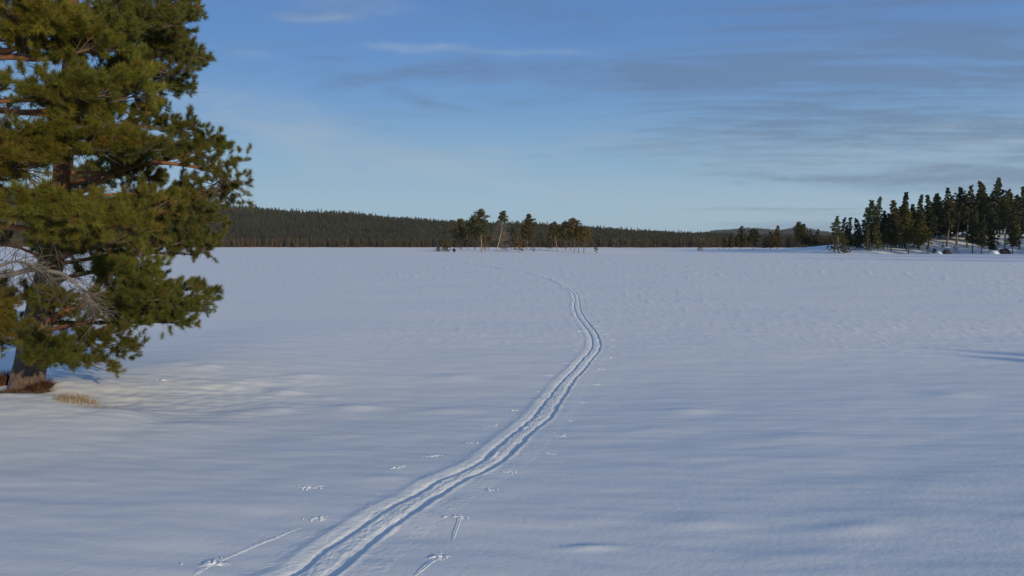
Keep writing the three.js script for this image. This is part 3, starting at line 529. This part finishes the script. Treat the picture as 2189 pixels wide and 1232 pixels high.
// place a tree by the foot and top that it shows
function stand(px, topY, depth, o, seed, label, group, name = 'pine_tree', category = 'tree') {
  const x = (px - CX) / F * depth, y = height(x, depth), top = at(px, topY, depth).y, Ht = Math.max(0.6, top - y);
  return midTree(name, label, category, group, V(x, y, -depth), Ht, o, seed);
}
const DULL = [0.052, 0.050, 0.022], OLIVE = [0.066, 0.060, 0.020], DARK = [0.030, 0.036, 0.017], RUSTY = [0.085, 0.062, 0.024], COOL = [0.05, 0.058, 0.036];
{
  const Z = (x, y) => [900 + x / 4.378, 420 + y / 4.378], G = 'pines standing on the small island';
  const T = (x, top, d, o, label) => { const [px, ty] = Z(x, top); stand(px, ty, d, { ...o, width: o.width * (o.kind === 'cone' ? 1.2 : 1.12), leafy: (o.leafy ?? 1) * 1.15, tone: o.tone.map((v, j) => v * [1.45, 1.32, 1.1][j]) }, 1000 + x, label, G); };
  T(225, 368, 244, { kind: 'cone', width: .27, low: .04, tone: [.045, .045, .016], leafy: 1.8, more: 1.4 }, 'short bushy pine at the end of the island where the ski track passes');
  T(340, 405, 262, { kind: 'cone', width: .2, low: .2, tone: RUSTY }, 'small yellowish pine just behind the short bushy pine on the island');
  T(378, 215, 258, { low: .3, width: .2, tone: DULL, trunk: [.05, .04, .035], leafy: 1.2 }, 'dark stemmed pine beside the tallest island pine, nearest the bushy one');
  T(440, 300, 274, { kind: 'cone', width: .2, low: .15, tone: DARK }, 'dark conical pine behind the gap left of the tallest island pine');
  T(503, 193, 266, { low: .3, width: .19, tone: DARK, trunk: [.05, .04, .035] }, 'dark pine whose top touches the crown of the tallest island pine');
  T(566, 130, 240, { lean: .05, low: .36, width: .16, tone: COOL, trunk: [.32, .19, .12], more: 1.25 }, 'tallest pine on the island with a straight pale orange trunk');
  T(632, 310, 262, { kind: 'cone', width: .24, low: .18, tone: DULL }, 'olive bushy pine between the tallest and the leaning island pine');
  T(702, 148, 240, { kind: 'bare', lean: .22, low: .3, width: .17, tone: COOL, trunk: [.34, .24, .17], curve: .02, more: 1.2 }, 'leaning island pine with bare grey twigs under a small round top');
  T(752, 330, 256, { kind: 'bare', low: .2, width: .2, tone: DULL, trunk: [.12, .09, .08] }, 'twiggy grey pine close behind the leaning pine on the island');
  T(845, 300, 266, { kind: 'bare', low: .2, width: .22, tone: DULL, trunk: [.12, .09, .08] }, 'brownish twiggy pine behind the conical one amid the island');
  T(918, 296, 240, { kind: 'cone', width: .17, low: .08, tone: RUSTY, leafy: 1.1 }, 'rusty green conical pine with branches down to the snow amid the island');
  T(990, 176, 262, { low: .26, width: .17, tone: DULL, more: 1.5, trunk: [.24, .14, .09] }, 'tall pine with a stepped narrow top amid the island');
  T(1048, 415, 240, { kind: 'young', width: .14, low: .1, tone: OLIVE }, 'thin young pine in front of the tall stepped pine');
  T(1110, 338, 268, { kind: 'cone', width: .2, low: .14, tone: DARK, leafy: 1.2 }, 'dark conical pine in the gap amid the island');
  T(1200, 365, 258, { kind: 'cone', width: .22, low: .1, tone: DARK, leafy: 1.1 }, 'dark bushy pine beside the pine with the crooked forked trunk');
  T(1276, 248, 242, { low: .42, lean: -.02, curve: .045, width: .25, tone: OLIVE, trunk: [.3, .19, .12], more: 1.1 }, 'island pine with a crooked forked pale trunk and a rounded crown');
  T(1352, 240, 262, { low: .34, width: .19, tone: DARK, trunk: [.05, .04, .035], more: 1.3 }, 'dark stemmed pine between the crooked pine and the flat topped one');
  T(1432, 212, 240, { low: .42, width: .22, tone: OLIVE, trunk: [.32, .2, .13], more: 1.3 }, 'flat topped broad pine with a straight orange trunk on the island');
  T(1402, 310, 250, { low: .4, width: .2, tone: DULL, trunk: [.08, .06, .05] }, 'thin stemmed pine tucked under the flat topped island pine');
  T(1472, 290, 239, { lean: .12, low: .42, width: .22, tone: OLIVE, trunk: [.26, .16, .1] }, 'pine with a stem leaning outward beside the flat topped island pine');
  T(1524, 285, 237, { low: .34, width: .25, tone: RUSTY, trunk: [.2, .12, .08], more: 1.2 }, 'outermost full sized pine on the island, rusty green and broad');
  T(1640, 462, 233, { kind: 'young', width: .26, low: .2, tone: OLIVE }, 'lone young pine standing apart off the end of the island');
  T(310, 494, 242, { kind: 'young', width: .34, low: .08, tone: DULL }, 'tiny low pine bush in the snow near the tallest island pine');
  T(165, 478, 246, { kind: 'bare', width: .12, low: .1, tone: DULL, trunk: [.1, .08, .07] }, 'bare little stem at the outer end of the island');
  T(788, 420, 248, { kind: 'bare', width: .16, low: .1, tone: DULL, trunk: [.16, .1, .07] }, 'small twiggy stem beside the leaning trunk on the island');
  T(590, 380, 246, { kind: 'bare', width: .14, low: .15, tone: DULL, trunk: [.22, .14, .1] }, 'thin bare stem beside the tallest pale orange trunk');
}
{
  const Z = (x, y) => [1400 + x / 4.864, 420 + y / 4.864], G = 'trees on the low shore between the island and the forest';
  const T = (x, top, d, o, label, g) => { const [px, ty] = Z(x, top); stand(px, ty, d, { ...o, width: o.width * 1.3, leafy: (o.leafy ?? 1) * 1.5, more: (o.more ?? 1) * 1.2, tone: (o.tone ?? DULL).map((v, j) => v * [1.25, 1.2, 1][j]) }, 2000 + x, label, g ?? G); };
  T(470, 520, 352, { kind: 'bare', width: .3, low: .15, trunk: [.1, .08, .07] }, 'lone bare sapling on open snow before the low shore');
  T(665, 420, 366, { kind: 'tall', width: .2, low: .3, tone: RUSTY }, 'rusty thin pine that begins the row on the low shore');
  T(712, 428, 368, { kind: 'tall', width: .18, low: .3, tone: OLIVE }, 'second thin pine of the row on the low shore');
  T(775, 398, 366, { kind: 'cone', width: .2, low: .15, tone: RUSTY }, 'rusty bushy pine next to the two thin pines of the low shore');
  T(888, 314, 362, { kind: 'cone', width: .21, low: .12, tone: DULL, leafy: 1.2 }, 'broad pine with a knobbed top, first tall one of the low shore');
  T(1025, 345, 364, { kind: 'tall', width: .24, low: .26, tone: DARK, leafy: 1.4, trunk: [.05, .04, .035] }, 'dark rounded pine on a short black stem on the low shore');
  T(1140, 418, 368, { kind: 'cone', width: .24, low: .12, tone: DARK }, 'low dark pine next to the black stemmed one on the low shore');
  T(1195, 366, 370, { kind: 'cone', width: .22, low: .1, tone: DULL }, 'pine with a pale trunk just before the pointed tree on the low shore');
  T(1270, 308, 364, { kind: 'cone', width: .16, low: .08, tone: RUSTY, leafy: 1.3 }, 'yellowish spire shaped tree with a sharp tip on the low shore');
  T(1395, 418, 372, { kind: 'cone', width: .26, low: .12, tone: DULL }, 'low bushy pine after the yellowish spire on the low shore');
  T(1500, 274, 362, { kind: 'tall', width: .14, low: .24, tone: DULL, more: 1.3, trunk: [.26, .16, .1] }, 'tall slim pine with a pale trunk, paired with a round topped one');
  T(1552, 290, 364, { kind: 'cone', width: .19, low: .2, tone: DARK, leafy: 1.2 }, 'round topped pine paired with the tall slim pale trunk');
  T(1604, 352, 368, { kind: 'cone', width: .2, low: .15, tone: DULL }, 'middling pine leaning on the round topped pair on the low shore');
  T(1642, 405, 372, { kind: 'cone', width: .2, low: .12, tone: DARK }, null, null);
  T(1685, 344, 366, { kind: 'cone', width: .17, low: .1, tone: DARK, leafy: 1.1 }, 'dark narrow spruce shaped tree just before the forest edge');
  T(1750, 418, 372, { kind: 'cone', width: .2, low: .15, tone: DULL }, null, null);
  T(1800, 425, 380, { kind: 'cone', width: .22, low: .15, tone: DULL }, null, null);
  T(1850, 400, 376, { kind: 'cone', width: .2, low: .15, tone: DARK }, null, null);
  scene.children.filter((o) => o.isGroup && o.userData.group === G && !o.userData.label).forEach((o) => tag(o, 'small plain pine filling the gap up to the forest edge', null, 'small plain pines before the forest edge'));
}
// the forest on the near shore
{
  const Z = (x, y) => [1740 + x / 4.876, 360 + y / 4.876];
  const T = (x, top, d0, o, label, g) => { const [px, ty] = Z(x, top), d = d0 >= 250 && x > 1150 ? d0 + 11 : d0; stand(px, ty, d, { spiky: true, ...o, width: o.width * (o.kind === 'cone' ? 1.0 : 1.02), leafy: (o.leafy ?? 1) * 1.15, tone: o.tone?.map((v, j) => v * [1.35, 1.42, 1.2][j]) }, 3000 + x + d, label, g ?? 'front trees of the forest on the far bank'); };
  T(255, 503, 246, { kind: 'tall', low: .42, width: .13, tone: DULL, trunk: [.3, .17, .1] }, 'slim pine with an orange stem at the very tip of the forest');
  T(300, 690, 243, { kind: 'cone', low: .06, width: .42, tone: OLIVE, leafy: 2, more: 1.5 }, 'round bushy young pine at the foot of the slim forest tip pine');
  T(200, 670, 250, { kind: 'cone', low: .1, width: .34, tone: DULL, leafy: 1.8, more: 1.4 }, 'low pine on the outer side of the slim forest tip pine');
  T(325, 520, 258, { kind: 'cone', low: .2, width: .15, tone: COOL }, 'pale topped pine close behind the slim forest tip pine');
  T(366, 520, 262, { kind: 'cone', low: .15, width: .18, tone: DARK, leafy: 1.3 }, 'dark pointed pine, third from the tip of the forest');
  T(432, 524, 256, { kind: 'cone', low: .1, width: .2, tone: DARK, leafy: 1.4 }, 'dark pine with a hooked top, fourth from the tip of the forest');
  T(566, 338, 252, { kind: 'tall', low: .42, width: .15, tone: COOL, more: 1.1 }, 'open crowned pine with see-through branches rising over its neighbours');
  T(660, 294, 270, { kind: 'cone', low: .3, width: .11, tone: [.1, .11, .085], leafy: .9 }, 'pale greyish slender tree behind the open crowned pine');
  T(560, 640, 244, { kind: 'cone', low: .05, width: .24, tone: DULL, leafy: 1.2 }, 'low green pine in front of the open crowned pine');
  T(665, 560, 245, { kind: 'cone', low: .1, width: .22, tone: OLIVE, leafy: 1.2 }, 'broad olive pine in front of the pale slender tree');
  T(800, 334, 252, { kind: 'cone', low: .12, width: .17, tone: DULL, leafy: 1.4, more: 1.3 }, 'broad shouldered dark pine between the pale tree and the pointed one');
  T(962, 253, 256, { kind: 'cone', low: .2, width: .13, tone: DARK, leafy: 1.4, more: 1.3 }, 'tall pointed dark pine above the first pale trunk');
  T(980, 400, 243, { kind: 'cone', low: .24, width: .19, tone: OLIVE, more: 1.2, trunk: [.24, .16, .1] }, 'front pine with a long pale trunk standing below the pointed dark pine');
  T(1095, 282, 262, { kind: 'cone', low: .15, width: .13, tone: DARK, leafy: 1.4 }, 'dark pine just past the tall pointed one, behind the second pale trunk');
  T(1138, 440, 243, { kind: 'cone', low: .26, width: .18, tone: OLIVE, trunk: [.26, .15, .09] }, 'front pine with a dark foot and orange upper stem at the bank edge');
  T(1186, 274, 258, { kind: 'cone', low: .2, width: .13, tone: DARK, leafy: 1.3 }, 'narrow dark pine beside a small gap of sky');
  T(1250, 280, 272, { kind: 'tall', low: .4, width: .14, tone: DULL }, 'thin topped pine standing back beside the gap of sky');
  T(1302, 262, 268, { kind: 'tall', low: .35, width: .14, tone: DULL, more: 1.2 }, 'pine between the gap of sky and the tall flaring one');
  T(1374, 200, 258, { kind: 'tall', low: .3, width: .13, tone: DULL, more: 1.4 }, 'tall flaring pine with layered branches above the snowy boulder');
  T(1482, 200, 262, { kind: 'tall', low: .5, width: .13, tone: COOL, more: 1.1, trunk: [.3, .17, .1] }, 'loose topped pine with sky showing through and an orange stem');
  T(1594, 174, 256, { kind: 'tall', low: .36, width: .12, tone: DULL, more: 1.3, trunk: [.26, .17, .11] }, 'tall narrow pine with a long pale bare trunk above the slope');
  T(1690, 136, 262, { kind: 'cone', low: .25, width: .12, tone: DULL, leafy: 1.4, more: 1.3 }, 'sharp tipped olive pine, second highest in the forest');
  T(1756, 164, 266, { kind: 'cone', low: .25, width: .13, tone: DULL, leafy: 1.3, more: 1.2 }, 'rounded pine leaning against the sharp tipped olive pine');
  T(1880, 103, 252, { kind: 'tall', low: .32, width: .13, tone: COOL, leafy: 1.4, more: 1.6, trunk: [.26, .17, .12] }, 'highest pine of the forest with a bushy column shaped top');
  T(1986, 224, 246, { kind: 'tall', low: .4, width: .14, tone: DULL, more: 1.2, trunk: [.26, .18, .12] }, 'pine with a bare pale trunk next after the highest forest pine');
  T(2045, 250, 260, { kind: 'cone', low: .2, width: .13, tone: DARK, leafy: 1.3 }, 'dark pine between two bare pale trunks at the forest side');
  T(2140, 194, 250, { kind: 'tall', low: .34, width: .12, tone: COOL, more: 1.4, trunk: [.26, .18, .12] }, 'pointed pine with a thin pale trunk near the picture edge');
  T(2200, 215, 258, { kind: 'tall', low: .3, width: .14, tone: DARK, more: 1.4 }, 'pine cut by the picture edge at the forest side');
  T(1652, 428, 247, { kind: 'cone', low: .25, width: .15, tone: DULL, more: 1.1 }, 'shorter pine with a black foot on the snowy slope');
  T(1744, 516, 243, { kind: 'cone', low: .2, width: .19, tone: DULL, leafy: 1.2 }, 'young dense pine at the bank edge before the sharp tipped pine');
  T(1822, 515, 248, { kind: 'cone', low: .15, width: .2, tone: DARK, leafy: 1.2 }, 'young dark pine beside the dense one at the bank edge');
  T(2068, 480, 246, { kind: 'cone', low: .22, width: .17, tone: DULL, leafy: 1.2 }, 'shorter pine with twin stems before the bare pale trunks');
  T(1895, 780, 242, { kind: 'young', low: .04, width: .42, tone: DULL, leafy: 1.3 }, 'round pine bush by the second snowy boulder');
  T(1345, 775, 244, { kind: 'young', low: .1, width: .26, tone: COOL }, 'thin young pine above the first snowy boulder');
  T(1478, 760, 243, { kind: 'young', low: .08, width: .2, tone: DULL }, 'thin brownish sapling at the bank edge between the boulders');
  T(1180, 820, 246, { kind: 'young', low: .05, width: .4, tone: DULL }, 'tiny pine bush on the slope beside the orange stemmed front pine');
  T(1250, 840, 248, { kind: 'bare', low: .05, width: .3, trunk: [.1, .08, .07] }, 'tiny bare twig bush on the snow slope');
  const r = rng(77), G = 'dark pines filling the depth of the forest';
  for (let i = 0; i < 92; i++) {                                            // trees behind
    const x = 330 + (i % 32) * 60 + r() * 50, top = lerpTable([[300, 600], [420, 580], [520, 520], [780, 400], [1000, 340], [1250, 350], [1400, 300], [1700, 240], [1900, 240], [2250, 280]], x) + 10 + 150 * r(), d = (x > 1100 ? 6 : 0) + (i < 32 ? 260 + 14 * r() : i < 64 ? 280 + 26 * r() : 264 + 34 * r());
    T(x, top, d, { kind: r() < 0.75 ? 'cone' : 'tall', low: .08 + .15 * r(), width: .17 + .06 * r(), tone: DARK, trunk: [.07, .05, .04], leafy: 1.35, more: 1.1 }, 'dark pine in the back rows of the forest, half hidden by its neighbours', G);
  }
  // the forest goes on past the edge of the picture; its trees throw the long shadows on the ice
  for (let i = 0; i < 22; i++) { const d = 254 - (i % 11) * 5 + 4 * r(), x = 0.69 * d + (i < 11 ? 6 : 30) + 18 * r(), y = height(x, d); midTree('pine_tree', 'pine on the bank beyond the picture edge', 'tree', 'pines on the bank beyond the picture edge', V(x, y, -d), 14 + 5 * r(), { kind: 'cone', width: .18, tone: DULL, more: .9 }, 5100 + i); }
  for (let i = 0; i < 17; i++) { const d = 226 - i * 10 + 6 * r(), x = 80 + 0.36 * d + 10 * r(), y = height(x, d); midTree('pine_tree', 'pine on the bank beyond the picture edge', 'tree', 'pines on the bank beyond the picture edge', V(x, y, -d), 14 + 6 * r(), { kind: r() < .5 ? 'cone' : 'tall', width: .17, tone: DULL, more: .9 }, 5000 + i); }
}
// two slender pines beside the viewer, out of the picture, whose shadow tips lie on the snow
{
  const cast = (px, py, Ht, seed, width) => { const p = onSnow(px, py), y0 = height(p.x, p.d), L = (Ht + 0.9 - y0) / Math.tan(SUN_EL), x = p.x + Math.sin(SUN_AZ) * L, d = p.d + Math.cos(SUN_AZ) * L; midTree('pine_tree', 'slender pine beside the viewer whose long shadow tip lies on the snow', 'tree', 'slender pines beside the viewer', V(x, height(x, d), -d), Ht + 0.45 - height(x, d), { kind: 'cone', width, low: .3, tone: DULL, leafy: 1.9, curve: 0.004, stubs: 0, spiky: true, more: 1.6 }, seed); };
  cast(2040, 772, 5.0, 6001, .07); cast(2055, 761, 6.5, 6002, .045);
}
// two dark boulders with snow on top at the bank
for (const [px, w, h, seed, label] of [[2020, 4.6, 1.5, 5, 'dark boulder with a domed cap of snow at the bank edge'], [2142, 6.4, 1.9, 9, 'larger dark boulder with snow on its shoulder near the forest edge']]) {
  const d = 238.5, x = (px - CX) / F * d, y = height(x, d), b = thing('boulder', label, 'boulder', V(x, y, -d), 'snowy boulders at the bank');
  const shape = (rx, ry, k, oy, dx) => { const g = mergeVertices(new THREE.IcosahedronGeometry(1, 4).deleteAttribute('uv').deleteAttribute('normal')), p = g.attributes.position; for (let i = 0; i < p.count; i++) { const v = V().fromBufferAttribute(p, i), s = 1 + k * (noise(v.x * 1.6 + seed, v.y * 1.6 + v.z * 1.3) + 0.5 * noise(v.x * 4, v.z * 4 + seed)); p.setXYZ(i, v.x * rx * s + dx, v.y * ry * s + oy, v.z * rx * 0.7 * s); } g.computeVertexNormals(); return g; };
  part('rock', shape(w * 0.3, h * 0.62, 0.3, h * 0.2, w * 0.12), new THREE.MeshStandardMaterial({ color: new THREE.Color().setRGB(0.028, 0.023, 0.022), roughness: 0.95 }), b);
  part('snow_cap', shape(w * 0.4, h * 0.6, 0.2, h * 0.0, -w * 0.1).translate(0, 0.05, -1.3), snowMat, b);
}

// ---------------------------------------------------------------- hills beyond the lake and the woods on them
{
  const SHORE = 1105;
  // height of the tree tops over the horizon, in the slope of the sight line, by its direction
  const ridge = [[-0.95, 95], [-0.7, 124], [-0.62, 124], [-0.5, 104], [-0.368, 81], [-0.23, 70], [-0.14, 60], [-0.08, 55.5], [0.0, 48], [0.1, 38], [0.17, 33], [0.22, 28], [0.3, 23], [0.4, 21], [0.6, 26], [0.95, 45]];
  const RD = 1650, crest = (t) => Math.max(6, lerpTable(ridge, t) / F * RD + EYE - 12);
  const hillH = (x, d) => { const t = x / d, q = (d - SHORE - 25) / (RD - SHORE - 25); return -1 + 1.8 * smooth(SHORE - 8, SHORE + 25, d + 8 * noise(x * 0.01, 3)) + crest(t) * smooth(-0.05, 1.0, q) * (1 - 0.5 * smooth(1.0, 2.2, q)) * (1 + 0.1 * noise(x * 0.004, d * 0.004)); };
  const floorMat = new THREE.MeshStandardMaterial({ color: new THREE.Color().setRGB(0.05, 0.05, 0.04), roughness: 1 });
  const bankMat = snowMat;
  const A = []; for (let a = -48; a <= 48; a += 0.5) A.push(a * Math.PI / 180);
  const Dd = []; for (let d = SHORE + 22; d < 2300; d += d < 1700 ? 18 : 60) Dd.push(d);
  tag(part(numbered('hill'), gridMesh(Dd.length, A.length, (i, j) => { const x = Dd[i] * Math.tan(A[j]); return [x, hillH(x, Dd[i]), -Dd[i]]; }), floorMat, scene), 'long wooded ridge beyond the lake', null, null, 'structure');
  const Bd = []; for (let d = SHORE - 14; d <= SHORE + 34; d += 4) Bd.push(d);
  const B = []; for (let a = -44; a <= 44; a += 0.12) B.push(a * Math.PI / 180);
  tag(part('snow_bank', gridMesh(Bd.length, B.length, (i, j) => { const x = Bd[i] * Math.tan(B[j]); return [x, hillH(x, Bd[i]) + 0.15 + 0.5 * noise(x * 0.05, i * 0.6), -Bd[i]]; }), bankMat, scene), 'snowy bank along the far shore', null, null, 'structure');
  // second hill, farther off
  const far = [[0.19, -12], [0.225, 26], [0.26, 36], [0.3, 40], [0.335, 36], [0.36, 42], [0.39, 33], [0.42, 24], [0.46, 22], [0.6, 24], [0.8, 20]], FD = 4300, farH = (x, d) => Math.max(-6, lerpTable(far, x / d) / F * FD + EYE - 9) * Math.exp(-(((d - FD) / 620) ** 2));
  const F1 = []; for (let d = 3100; d < 5600; d += 70) F1.push(d);
  const C = []; for (let a = 6; a <= 40; a += 0.25) C.push(a * Math.PI / 180);
  tag(part(numbered('hill'), gridMesh(F1.length, C.length, (i, j) => { const x = F1[i] * Math.tan(C[j]); return [x, farH(x, F1[i]) - 1, -F1[i]]; }), floorMat, scene), 'low blue wooded hill far behind the shore trees', null, null, 'structure');

  // one far tree: a ragged spire of foliage on a stem
  const farTree = (seed, round) => { const r = rng(seed), b = new MB(); b.tube([V(0, -1.5, 0), V(0, 10, 0)], [0.17, 0.05], 4, [2.9, 2.0, 2.4]); for (let i = 0; i < 95; i++) { const t = r(), y = mix(round ? 4.2 : 1.6, 12.6, t), R = round ? 1.9 * Math.sin(Math.PI * (0.12 + 0.8 * t)) : 1.9 * (1.03 - t) ** 0.8 + 0.1, a = r() * 6.283, q = Math.sqrt(r()), p = V(Math.cos(a) * R * q, y, Math.sin(a) * R * q), e = unit(r), f = unit(r), s = 0.5 + 0.45 * r(), k = 0.65 + 0.7 * r(); b.tri(p.clone().addScaledVector(e, s), p.clone().addScaledVector(f, s), p.clone().addScaledVector(e, -s * 0.6).addScaledVector(f, -0.5 * s), [k, k, k]); } return b.geo(); };
  const woods = (name, label, geo, spots, tone) => {
    const im = new THREE.InstancedMesh(geo, crownMat, spots.length), M = new THREE.Matrix4(), q = new THREE.Quaternion(), c = new THREE.Color(), r = rng(name.length * 31);
    spots.forEach(([x, y, d, s], i) => { q.setFromAxisAngle(UP, r() * 6.28); M.compose(V(x, y, -d), q, V(s * (0.85 + 0.4 * r()), s * (0.8 + 0.4 * r()), s * (0.85 + 0.4 * r()))); im.setMatrixAt(i, M); const k = (0.9 + 0.45 * r()) * (1 + 0.35 * noise(x * 0.012, d * 0.012)), w = r() * 0.35 + 0.25 * Math.max(0, noise(x * 0.007 + 9, d * 0.007)); c.setRGB(tone[0] * k * (1 + w), tone[1] * k, tone[2] * k); im.setColorAt(i, c); });
    im.name = name; im.castShadow = im.receiveShadow = true; scene.add(im); tag(im, label, null, null, 'stuff');
  };
  const r = rng(21), A1 = [], A2 = [], A3 = [];
  for (let d = SHORE + 42; d < RD + 60;) {
    const step = d < 1250 ? 4.6 : 6.2, lim = d * 0.7;
    for (let x = -lim; x < lim; x += step) { const X = x + (r() - .5) * step * 1.5, Dx = d + (r() - .5) * step * 1.5; if (r() < 0.9) (r() < .62 ? A1 : A3).push([X, hillH(X, Dx), Dx, 0.78 + 0.3 * r() + (r() < .05 ? .25 : 0)]); }
    d += step;
  }
  for (let i = 0; i < 2600; i++) { const x = (r() * 2 - 1) * 760, d = SHORE + 18 + 26 * r() + 8 * noise(x * 0.02, 5); A2.push([x, hillH(x, d), d, (r() < .25 ? .3 : .75) + .35 * r()]); }
  woods('hillside_wood', 'dark conifer wood covering the long ridge', farTree(4, false), A1, [0.035, 0.046, 0.022]);
  woods('pine_wood', 'olive pine wood mixed over the long ridge', farTree(8, true), A3, [0.044, 0.049, 0.021]);
  woods('shore_wood', 'band of thin stemmed pines along the far shore', farTree(5, true), A2, [0.062, 0.055, 0.026]);
  const A4 = []; for (let d = 3500; d < 4500; d += 13) for (let x = 0.19 * d; x < 0.7 * d; x += 11) { const X = x + (r() - .5) * 14, Dx = d + (r() - .5) * 14; A4.push([X, farH(X, Dx) - 1, Dx, 0.75 + 0.35 * r()]); }
  woods('far_wood', 'conifer wood covering the low far hill', farTree(6, false), A4, [0.036, 0.042, 0.024]);
}

renderer.render(scene, camera);
